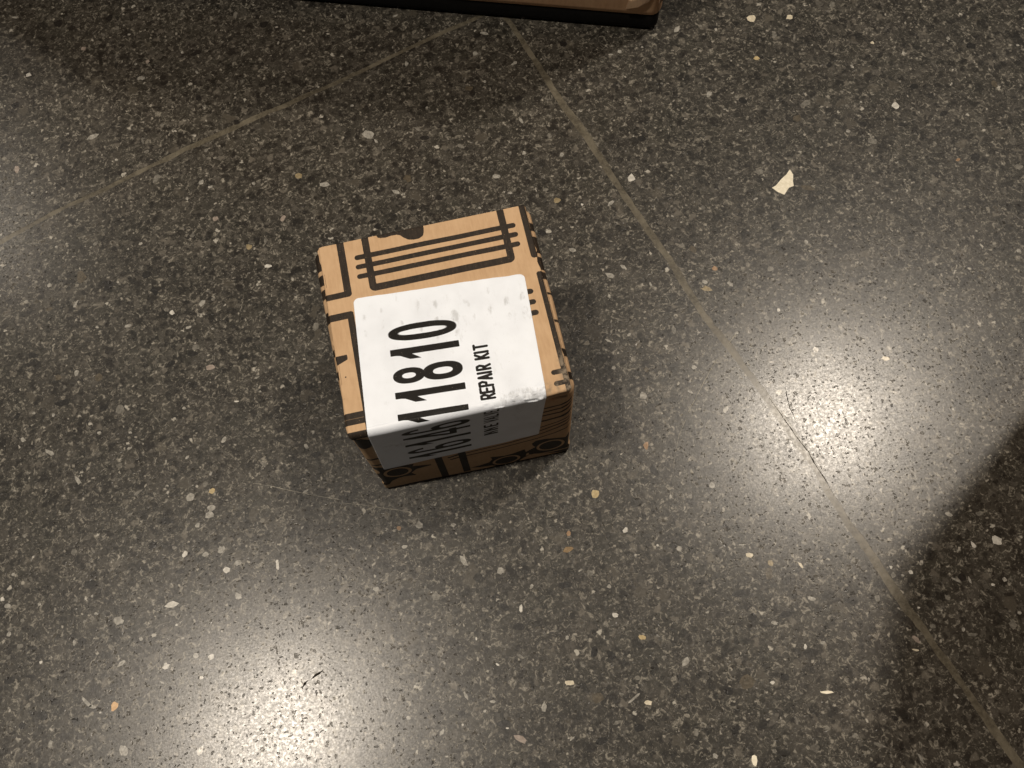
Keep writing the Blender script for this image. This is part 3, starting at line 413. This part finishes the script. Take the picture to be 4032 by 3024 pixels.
def ink_front(x, z):
    d = []
    # left edge blob and short bars
    d.append(sd_poly(x, z, [(-3, 80), (3.5, 79.2), (6, 76.5), (7.4, 73), (6.8, 69.5), (5, 68.2), (5.5, 67.2), (3.2, 66.4), (1, 67.5), (-3, 69)]))
    d.append(sd_rbox(x, z, -3, 7, 50.3, 52.1, .3)); d.append(sd_rbox(x, z, -3, 7, 41.2, 42.9, .3))
    # left ring with its ragged dark surround
    body = sd_poly(x, z, [(-3, 41), (2.8, 38.6), (7.9, 34.6), (12, 34.5), (16.2, 33.5), (15.3, 30.2), (22.3, 27.4), (22.5, 26.2), (16.1, 24.8), (13.6, 20.5), (15.1, 15.5), (10, 16.6), (7.6, 15.8), (4.6, 13.3), (2.9, 9), (-3, 8)])
    body = np.maximum(body, -ring(x, z, 8.7, 25.8, 5.6, 7.1, 4.35, 5.7))
    body = np.maximum(body, -sd_ell(x, z, .6, 31, 1.6, 3.2))
    d.append(body)
    # two upright bars
    d.append(sd_rbox(x, z, 24.5, 27.5, -5, 50)); d.append(sd_rbox(x, z, 33.9, 36.9, 3.2, 50))
    d.append(sd_seg(x, z, 30.3, 32.0, 34, 33.4) - .8); d.append(sd_seg(x, z, 30.8, 28.4, 34, 29.2) - .7)
    # long contour lines that climb at the right corner
    for zl, pts, wd in (
        (0, [(30, 32.4), (38.8, 33.0), (55, 34.4), (68, 37.2), (74, 40.2), (79, 44.8), (84, 50)], 1.05),
        (0, [(36, 28.8), (50, 29.4), (66, 31.6), (73, 33.6), (78.6, 38.0), (84, 43)], .95),
        (0, [(60, 40.2), (68.2, 42.0), (74, 44.4), (79, 49.3), (84, 55)], 1.15),
        (0, [(60, 45.8), (68.3, 46.2), (74, 48.2), (79, 53.0), (84, 59)], 1.0),
        (0, [(60, 54.2), (69, 53.6), (75, 54.8), (79, 58.8), (84, 64)], 1.7),
        (0, [(60, 60.2), (69.1, 59.9), (75, 60.0), (78.8, 64.5), (84, 70)], 1.25),
        (0, [(60, 64.4), (69.2, 64.1), (75, 64.4), (78.7, 68.5), (84, 73)], 1.25),
        (0, [(60, 68.4), (69.3, 68.2), (74.8, 68.6), (78.6, 72.2), (84, 77)], 1.35)):
        d.append(sd_line(x, z, pts, wd))
    # right hand ring and the smaller one below it
    b2 = sd_poly(x, z, [(90, 31), (79.2, 27.5), (77.5, 24.2), (73, 26.0), (68.5, 28.0), (65.2, 28.2), (63.4, 25.0), (63.9, 21.5), (64.9, 18.5), (60.8, 14.3), (60.4, 18.8), (55.5, 16.5), (51.6, 15.7), (46, 18.8), (46.6, 14.6), (45.2, 10.6), (41.5, 8.9), (36.8, 7.9), (41, 5.6), (46, 4.2), (49, .5), (57, .5), (60, 6), (64, 8.5), (72, 3.5), (80, .5), (90, 1)])
    b2 = np.maximum(b2, -ring(x, z, 71.2, 16.9, 5.9, 7.1, 4.75, 5.9))
    b2 = np.maximum(b2, -ring(x, z, 52.4, 7.9, 5.9, 6.3, 4.8, 5.1))
    b2 = np.maximum(b2, -sd_line(x, z, [(61.6, 11.2), (61.2, 8.5), (66, 6.6), (72, 6.0), (79, 7.2)], 1.1))
    d.append(b2)
    d.append(sd_line(x, z, [(-4, 2.2), (16, 2.4), (34, 1.2), (90, 0.2)], 2.2))  # dark line along the bottom edge, in the same mask as the print
    return inkify(U_(*d), .25)

def ink_side(y, z, right):
    d = []
    rows = [(56.9, 53), (47.8, 43.4), (33.4, 30.8), (25, 22)] if not right else [(66.5, 63.0), (37.7, 36.9), (27.0, 26.0), (16.0, 13.0), (7.2, 4.4)]
    for a, b in rows: d.append(sd_rbox(y, z, b, a, 66, 99, .5))
    if right:
        d.append(sd_poly(y, z, [(60.6, 99), (60.6, 72), (53.8, 72), (53.8, 99)]))
        d.append(sd_poly(y, z, [(51.9, 99), (52.2, 77), (47.6, 76), (46.6, 81), (50.0, 99)])); d.append(sd_rbox(y, z, 43.0, 46.0, 60, 99, .4))
    else:
        d.append(sd_rbox(y, z, 64.4, 72.6, 60, 99, .6)); d.append(sd_poly(y, z, [(62.6, 99), (62.6, 74), (61.2, 74), (58.5, 81.4), (58.3, 99)]))
        d.append(sd_poly(y, z, [(48.2, 99), (44.8, 78), (43.2, 99)]))
    for zz in (56, 50, 44): d.append(sd_seg(y, z, 6, zz, 58, zz) - 1.0)
    d.append(np.maximum(sd_rbox(y, z, 10, 54, 8, 62, 2), -sd_rbox(y, z, 12.6, 51.4, 10.6, 59.4, .3)))
    d.append(ring(y, z, 32, 26, 9, 9, 5, 5))
    return inkify(U_(*d), .4)

# ------------------------------------------------------------------ the small box
box = empty('cardboard_box', (40, 36, 0))
tag(box, 'small brown cardboard box with black line print and a white label reading REPAIR KIT', 'cardboard box')
OFF = np.array([40, 36, 0.0])
def vnoise(x, y, cell, seed):
    r = np.random.default_rng(seed); g = r.normal(size=(64, 64))
    u = np.asarray(x) / cell + 17.3; v = np.asarray(y) / cell + 11.1
    i = np.floor(u).astype(int); j = np.floor(v).astype(int); a = u - i; b = v - j
    a = a * a * (3 - 2 * a); b = b * b * (3 - 2 * b)
    G = lambda p, q: g[p % 64, q % 64]
    return (G(i, j) * (1 - a) * (1 - b) + G(i + 1, j) * a * (1 - b) + G(i, j + 1) * (1 - a) * b + G(i + 1, j + 1) * a * b)

# carcass: a rounded box on a slightly skewed quad
BW, BD, BH, BR = 80.0, 73.0, 81.9, 2.8
def carcass():
    xs = np.linspace(0, BW, 321); ys = np.linspace(0, BD, 147); zs = np.linspace(0, BH, 261)
    VV = []; FF = []; ink = []; off = 0
    def face(A, B, mk, flip, which):
        nonlocal off
        a, b = np.meshgrid(A, B, indexing='ij'); P = mk(a, b).reshape(-1, 3)
        na, nb = a.shape
        idx = np.arange(na * nb).reshape(na, nb) + off
        q = np.stack([idx[:-1, :-1], idx[1:, :-1], idx[1:, 1:], idx[:-1, 1:]], -1).reshape(-1, 4)
        if flip: q = q[:, ::-1]
        VV.append(P); FF.append(q); off += len(P)
    o = np.zeros_like
    face(xs, zs, lambda a, b: np.stack([a, o(a), b], -1), False, 'f')
    face(xs, zs, lambda a, b: np.stack([a, o(a) + BD, b], -1), True, 'b')
    face(ys, zs, lambda a, b: np.stack([o(a), a, b], -1), True, 'l')
    face(ys, zs, lambda a, b: np.stack([o(a) + BW, a, b], -1), False, 'r')
    face(xs, ys, lambda a, b: np.stack([a, b, o(a) + BH], -1), False, 't')
    face(xs, ys, lambda a, b: np.stack([a, b, o(a)], -1), True, 'u')
    P = np.concatenate(VV); F = np.concatenate(FF)
    K = np.round(P * 1000).astype(np.int64)
    _, first, inv = np.unique(K, axis=0, return_index=True, return_inverse=True)
    P = P[first]; F = inv.reshape(-1)[F]
    dims = np.array([BW, BD, BH])
    r = np.where(P[:, 2] < 10, 1.6, BR)[:, None] * np.where((P[:, 0] > 60) & (P[:, 1] < 20), 1.25, 1.0)[:, None]
    q = np.clip(P, r, dims - r); n = P - q; ln = np.linalg.norm(n, axis=1, keepdims=True); ln[ln == 0] = 1
    n /= ln
    R_ = q + n * r
    # print is laid out on the unrounded face coordinates
    x, y, z = P.T
    fi = ink_front(x, z); li = ink_side(y, z, False); ri = ink_side(y, z, True)
    ny, nx = n[:, 1], n[:, 0]
    onf = (P[:, 1] <= P[:, 1].min() + .01); onl = x < .01; onr = x > BW - .01
    ti = np.where(x < 40, ink_side(y, 0 * y + 81.9, False), ink_side(y, 0 * y + 81.9, True))
    ink = np.zeros(len(P)); ink = np.where(z > BH - .01, ti, ink); ink = np.where(onl, li, ink); ink = np.where(onr, ri, ink); ink = np.where(onf, fi, ink)
    # skew: corners of the lid and base differ a little
    fx, fy, fz = x / BW, y / BD, z / BH
    X, Y, Z = R_.T.copy()
    X += (1 - fx) * ((-.5) * (1 - fz) + fz * (.9 * (1 - fy) - 1.7 * fy)) + fx * (.7 * (1 - fz) + fz * (.1 + .2 * fy))
    Y += (1 - fy) * (-1.4 * fz - .5 * fx * (1 - fz) + .3 * (1 - fx) * (1 - fz)) + fy * (.4 * (1 - fz))
    # boards bow out slightly and are not perfectly flat
    bow = np.sin(np.pi * np.clip(fz, 0, 1))
    Y += np.where(ny < -.5, -.25 * bow * np.sin(np.pi * fx) + .12 * vnoise(x, z, 11, 3), 0)
    X += np.where(nx < -.5, -.3 * bow * np.sin(np.pi * fy) + .10 * vnoise(y, z, 9, 4), 0)
    X += np.where(nx > .5, .25 * bow * np.sin(np.pi * fy) + .12 * vnoise(y, z, 9, 5), 0)
    # finger slot torn in the front board, under the lid's right corner
    sl = sd_ell(x, z, 73.6, 77.4, 2.7, 1.2)
    Y += np.where((ny < -.3) & (sl < .3), 3.2 * np.clip(-sl / .5 + .5, 0, 1), 0)
    return np.c_[X, Y, Z] - OFF, F, ink
V_, F_, ink_ = carcass()
body = mesh_obj('carcass', V_, F_, BOARD, box, attrs={'ink': ink_, 'scuff': np.zeros(len(V_))})

def sheet(x0, x1, y0, y1, nx, ny, rads):
    """rounded-corner grid; rads = (x0y0, x1y0, x1y1, x0y1)"""
    a, b = np.meshgrid(np.linspace(x0, x1, nx), np.linspace(y0, y1, ny), indexing='ij')
    X, Y = a.copy(), b.copy()
    for (cx, cy, sx, sy), r in zip(((x0, y0, 1, 1), (x1, y0, -1, 1), (x1, y1, -1, -1), (x0, y1, 1, -1)), rads):
        dx = (cx + sx * r - a) * sx; dy = (cy + sy * r - b) * sy
        m_ = (dx > 0) & (dy > 0); mx = np.maximum(dx, dy); h = np.hypot(dx, dy); h[h == 0] = 1
        X = np.where(m_, cx + sx * r - sx * dx * mx / h, X); Y = np.where(m_, cy + sy * r - sy * dy * mx / h, Y)
    idx = np.arange(nx * ny).reshape(nx, ny)
    F = np.stack([idx[:-1, :-1], idx[1:, :-1], idx[1:, 1:], idx[:-1, 1:]], -1).reshape(-1, 4)
    loop = np.r_[idx[:-1, 0], idx[-1, :-1], idx[1:, -1][::-1], idx[0, 1:][::-1]]
    return a, b, X, Y, F, loop

# lid panel, its outline a hair ragged where the board was cut
a, b, X, Y, F, loop = sheet(0.8, 78.55, -1.6, 73.6, 400, 380, (1.0, 1.7, 1.2, 1.9))
edge_d = np.minimum.reduce([X - .8, 78.55 - X, Y + 1.6, 73.6 - Y])
X = X + np.where(a < 1.4, .14 * vnoise(Y, 0 * Y, 2.2, 21) + .22 * vnoise(Y, 0 * Y, 9, 22), 0) + np.where(a > 78, .12 * vnoise(Y, 0 * Y, 2.5, 23), 0)
X = X - np.where(a > 76, 1, 0) * (a - 76) / 2.55 * .7 * np.exp(-((Y - 49) / 2.4) ** 2)        # nick in the hinge side
Y = Y + np.where(b > 73, .06 * vnoise(X, 0 * X, 3, 24), 0)
d = np.clip(Y + 1.6, 0, 2.4); Z = 83.1 - (2.4 - np.sqrt(np.maximum(2.4 ** 2 - (2.4 - d) ** 2, 0)))
rightlip = 1 / (1 + np.exp(-(X - 69.6) / .35))                                              # right of the label the lip stands up
Z = Z * (1 - rightlip) + rightlip * (83.1 - np.where(d < 1.0, (1 - np.sqrt(np.maximum(1 - (1 - d) ** 2, 0))) * .9, 0))
e2 = np.clip(np.minimum.reduce([X - .8, 78.55 - X, 73.6 - Y]), 0, .7); Z = Z - (.7 - np.sqrt(np.maximum(.49 - (.7 - e2) ** 2, 0))) * .8
Z = Z + .10 * vnoise(X, Y, 14, 31) * np.clip(edge_d / 6, 0, 1) + .35 * np.exp(-((X - 77) ** 2 + (Y + 0) ** 2) / 18) - .5 * np.exp(-((X - 71) ** 2 + (Y + 1.2) ** 2) / 3.5)
iv = ink_lid(X, Y)
scuff = np.exp(-((X - 77.5) / 1.6) ** 2) * np.clip((16 - Y) / 8, 0, 1) + .9 * np.exp(-((X - 70.5) ** 2 / 2.2 + (Y - .8) ** 2 / 4)) + .8 * np.exp(-((X - 74.0) ** 2 / .35 + (Y - 1.0) ** 2 / 6))
P = np.stack([X, Y, Z], -1).reshape(-1, 3)
nl = len(loop); Pl = P[loop].copy(); Pl[:, 2] = np.minimum(Pl[:, 2] - .4, 80.6); Pl[:, 1] += .25 * (Pl[:, 1] < 0); Pl2 = P[loop].copy()
n0 = len(P)
sk = np.stack([loop, n0 + np.arange(nl), n0 + (np.arange(nl) + 1) % nl, np.roll(loop, -1)], -1)
lid = mesh_obj('lid', np.r_[P, Pl] - OFF, np.r_[F, sk], BOARD, box,
               attrs={'ink': np.r_[iv.ravel(), iv.ravel()[loop] * .6], 'scuff': np.clip(np.r_[scuff.ravel(), scuff.ravel()[loop]], 0, 1)})

lid.data.materials.append(CUT); _mi = np.zeros(len(lid.data.polygons), np.int32); _mi[len(F):] = 1; lid.data.polygons.foreach_set('material_index', _mi)

# ------------------------------------------------------------------ the label, wrapped over the front edge
def digit(c, g, h):
    if c == '0': return ring(g, h, 0, 12.15, 3.25, 12.15, 1.05, 8.5, 2.35)
    if c == '8': return U_(ring(g, h, 0, 18.75, 2.9, 5.55, 1.0, 2.35, 2.2), ring(g, h, 0, 6.95, 3.25, 6.95, 1.2, 3.4, 2.3))
    if c == '1': return U_(sd_rbox(g, h, -.2, 2.25, 0, 24.3, .15), sd_poly(g, h, [(.3, 24.2), (0, 23.6), (-.45, 20.9), (-2.1, 17.6), (-2.15, 13.6), (.1, 17.2), (.3, 18)]))
    if c == '6':
        o = ring(g, h, 0, 12.15, 3.25, 12.15, 1.35, 9.2, 2.3)
        o = np.maximum(o, -np.maximum(-(g - .1), h - 18.2))
        return U_(o, ring(g, h, 0, 6.95, 3.25, 6.95, 1.5, 3.9, 2.2))
    if c == '4':
        return U_(sd_rbox(g, h, .7, 2.6, 0, 24.3), sd_rbox(g, h, -3.2, 3.6, 5.0, 7.6), sd_poly(g, h, [(.9, 24.3), (2.6, 24.3), (2.0, 20), (-1.5, 7), (-3.2, 7.2), (-3.2, 8.6)]))
SEG = {'R': [((0,0),(0,1)),((0,1),(.75,1)),((.75,1),(1,.78)),((1,.78),(.75,.5)),((.75,.5),(0,.5)),((.5,.5),(1,0))],
       'E': [((0,0),(0,1)),((0,1),(1,1)),((0,.5),(.85,.5)),((0,0),(1,0))],
       'P': [((0,0),(0,1)),((0,1),(.75,1)),((.75,1),(1,.76)),((1,.76),(.75,.48)),((.75,.48),(0,.48))],
       'A': [((0,0),(.5,1)),((.5,1),(1,0)),((.2,.32),(.8,.32))], 'I': [((.5,0),(.5,1))],
       'K': [((0,0),(0,1)),((0,.38),(1,1)),((.3,.55),(1,0))], 'T': [((.5,0),(.5,1)),((0,1),(1,1))],
       'V': [((0,1),(.5,0)),((.5,0),(1,1))], 'L': [((0,0),(0,1)),((0,0),(1,0))], 'N': [((0,0),(0,1)),((0,1),(1,0)),((1,0),(1,1))],
       ',': [((.3,.06),(.1,-.12))]}
def letter(c, g, h, wdt, hgt, sw):
    d = np.full(g.shape, 1e9)
    for (ax, ay), (bx, by) in SEG[c]:
        d = np.minimum(d, sd_seg(g, h, ax * wdt, sw / 2 + ay * (hgt - sw), bx * wdt, sw / 2 + by * (hgt - sw)))
    return d - sw / 2
SW_, SL = 61.95, 98.5
a, b, S0, T0, F, loop = sheet(0, SL, 0, SW_, 640, 400, (2.0, .8, .8, 2.0))
S, T = S0, T0
S = S * np.where(a > 80, 1 - (a - 80) / 18.5 * (2.6 * T / 61.95) / 98.5, 1)
S = S + .05 * vnoise(T, 0 * T, 3, 41) * (a < .2)
ink = np.zeros(S.shape)
cells = list(zip('01811' + '64161', [16.2, 24.25, 32.3, 40.2, 48.25, 58.4, 66.5, 74.6, 82.7, 90.8]))
for c, sc_ in cells:
    m_ = np.abs(S - sc_) < 6
    ink[m_] = np.maximum(ink[m_], inkify(digit(c, sc_ - S[m_], 35.15 - T[m_]), .2))
s_end = 24.55
word = 'REPAIR KIT'; adv = {'I': 1.35, ' ': 1.7}
wtot = sum(adv.get(c, 2.35) for c in word); k = 20.9 / wtot
pos = s_end + 20.9
for c in word:
    ad = adv.get(c, 2.35) * k
    if c != ' ':
        wd = .0 if c == 'I' else 1.5 * k
        d = letter(c, (pos - S) - (.35 if c != 'I' else .4), 44.95 - T, wd, 5.45, .92); ink = np.maximum(ink, inkify(d, .2))
    pos -= ad
for c, p0 in ((',', 51.3), ('E', 54.2), ('V', 57.2), ('L', 60.0), ('A', 63.0), ('V', 65.8), ('E', 70.8), ('I', 72.6), ('N', 75.6), ('I', 77.4), ('N', 80.2), ('I', 82.0)):
    d = letter(c, p0 - S, 45.5 - T, 1.9, 5.5, .8); ink = np.maximum(ink, inkify(d, .2) * .95)
_c = np.clip(np.cos((T - 9 + .8 * vnoise(S, T, 8, 71)) * 2 * math.pi / 6.4), 0, 1) ** 1.5; _r = np.clip(.45 + .75 * np.sin(S * 2 * math.pi / 7.5 + T * .35 + 1.2 * vnoise(S, T, 6, 72)), 0, 1)
dirt_shade = np.clip(.20 + (.95 * _c * _r) * np.exp(-((S - 11) / 9) ** 2) + 1.6 * np.exp(-((S - 46.5) / 2.8) ** 2) * np.clip((T - 44) / 8, 0, 1) + .25 * vnoise(S, T, 9, 51), 0, 1)  # back smudges also stand in for dimmer light; crumple gets painted shade
ramp = np.clip((S - 44) / 14, 0, 1); ramp = ramp * ramp * (3 - 2 * ramp)
Lp = S + .066 * T * (1 - ramp)
x = 10.4 + T * .9975 - S * .0575
rs = 2.7; Lf = 49.6 - (-1.95 + rs); Lb = Lf + rs * math.pi / 2
th = np.clip((Lp - Lf) / rs, 0, math.pi / 2)
y = np.where(Lp < Lf, 49.6 - Lp, (-1.95 + rs) - rs * np.sin(th))
z = 83.34 - rs + rs * np.cos(th)
z = np.where(Lp > Lb, 83.34 - rs - (Lp - Lb), z)
zz = np.clip(z, 0, 82); sm = np.clip((zz - 55) / 24, 0, 1)
yf = -1.4 * zz / 82 - .25 * np.sin(math.pi * zz / 82) * np.sin(math.pi * np.clip(x / 80, 0, 1)) - .28 - .27 * sm * sm
y = np.where(Lp > Lb, yf, y)
wr = (.34 * vnoise(S * 1.0, T * 1.4, 3.4, 61) + .26 * vnoise(S * 1.3, T * .8, 1.5, 64)) * np.exp(-((S - 47.5) / 4.0) ** 2) * np.clip((T - 38) / 10, 0, 1) + .05 * vnoise(S, T, 7, 62) + .045 * np.sin(T * 2 * math.pi / 6.3 + .6 * vnoise(S, T, 12, 63)) * np.clip(1 - S / 45, 0, 1)
wr = np.maximum(wr, -.03)
ny_ = np.where(Lp > Lb, -1, -np.sin(th)); nz_ = np.where(Lp > Lb, 0, np.cos(th))
y = y + ny_ * wr; z = z + nz_ * wr
z = z + np.where(Lp < Lf, .10 * vnoise(x, y, 14, 31) * np.clip(np.minimum(x, 78 - x) / 6, 0, 1), 0)
P = np.stack([x, y, z], -1).reshape(-1, 3); nl = len(loop); n0 = len(P)
nrm_ = np.stack([0 * x, ny_, nz_], -1).reshape(-1, 3)
Pl = P[loop] - nrm_[loop] * .35
sk = np.stack([loop, n0 + np.arange(nl), n0 + (np.arange(nl) + 1) % nl, np.roll(loop, -1)], -1)[:, ::-1]
F = F[:, ::-1]
label = mesh_obj('label', np.r_[P, Pl] - OFF, np.r_[F, sk][:, ::-1], LABEL, box,
                 attrs={'ink': np.r_[ink.ravel(), ink.ravel()[loop] * 0], 'dirt_shade': np.r_[dirt_shade.ravel(), dirt_shade.ravel()[loop]]})

# ------------------------------------------------------------------ large cartons
def carton(name, corner, dir_ang, W, D, H, label, cat, base_h):
    """corner: right-hand front bottom corner; the front face runs from it along dir_ang"""
    root = empty(name, (*corner, 0)); tag(root, label, cat)
    root.rotation_euler = (0, 0, math.radians(dir_ang))
    def rb(x0, x1, y0, y1, z0, z1, r, mat, nm, par=root, seg=4):
        bm = bmesh.new(); bmesh.ops.create_cube(bm, size=1)
        for v in bm.verts:
            v.co = Vector(((x0 + x1) / 2 + v.co.x * (x1 - x0), (y0 + y1) / 2 + v.co.y * (y1 - y0), (z0 + z1) / 2 + v.co.z * (z1 - z0))) * MM
        bmesh.ops.bevel(bm, geom=bm.edges[:], offset=r * MM, segments=seg, affect='EDGES', profile=.5)
        me = bpy.data.meshes.new(nm); bm.to_mesh(me); bm.free(); me.materials.append(mat)
        for p in me.polygons: p.use_smooth = True
        me.set_sharp_from_angle(angle=math.radians(50))
        return link(bpy.data.objects.new(nm, me), par)
    rb(0, W, 0, D, base_h + .5, H, 5.5, BROWN, 'carcass', seg=6)
    if base_h > 0: rb(.8, W - .8, .8, D - .8, 0, base_h + 6, 4.0, BLACK, 'base')  # near-black strip set slightly in along the bottom
    for s in (0, 1):
        y0, y1 = (3, D / 2 - .6) if s == 0 else (D / 2 + .6, D - 3)
        rb(3, W - 3, y0, y1, H + .1, H + 3.1, 1.0, BROWN, 'flap', seg=2)
    rb(1.5, W - 1.5, D / 2 - 24, D / 2 + 24, H + 3.15, H + 3.35, .05, CUT, 'tape', seg=1)
    return root, rb
# behind the small box; its front face runs up-left to down-right
cA = math.degrees(math.atan2(209 - 284, 179 + 25))
cs, sn = math.cos(math.radians(cA)), math.sin(math.radians(cA))
big, rb = carton('large_carton', (179 - 420 * cs, 209.5 - 420 * sn), cA, 420, 260, 230,
                 'large plain brown carton, black strip at its foot, cut off by the top edge', 'carton', 8.0)
# crushed board at its lower right corner
def crush(pts, name, mat=None):
    P3 = np.array(pts, float); n = len(P3) // 2
    FFc = [tuple(range(n)), tuple(range(2 * n - 1, n - 1, -1))] + [(k, n + k, n + (k + 1) % n, (k + 1) % n) for k in range(n)]
    return mesh_obj(name, P3, FFc, mat or WORNB, big, smooth=False)
crush([(402, -.9, 15.5), (408, -1.6, 18.0), (413, -1.0, 21.5), (414.5, -.6, 25), (409, -.7, 22.5), (403, -.5, 20.5),
       (402, .8, 15.5), (408, .8, 18.0), (413, .8, 21.5), (414.5, 1, 25), (409, .8, 22.5), (403, .8, 20.5)], 'crushed_fold')
crush([(418.3, .3, 19.5), (420.3, 2.0, 20.5), (421.0, 3.2, 27), (420.6, 3.4, 36), (419.4, 1.8, 35), (418.8, .6, 26),
       (417.5, 3, 19.5), (418.0, 4.5, 20.5), (418.0, 5.2, 27), (418.0, 5.4, 36), (417.4, 4.8, 35), (417.2, 3.6, 26)], 'crushed_fold')
# an unseen second carton, added past the right edge to shade the lower right corner
carton('large_carton', (306 - .46 * 230, -6 - .888 * 230), -27.4, 300, 230, 270,
       'unseen tall brown carton added beyond the right edge to shade the dark corner', 'carton', 0)
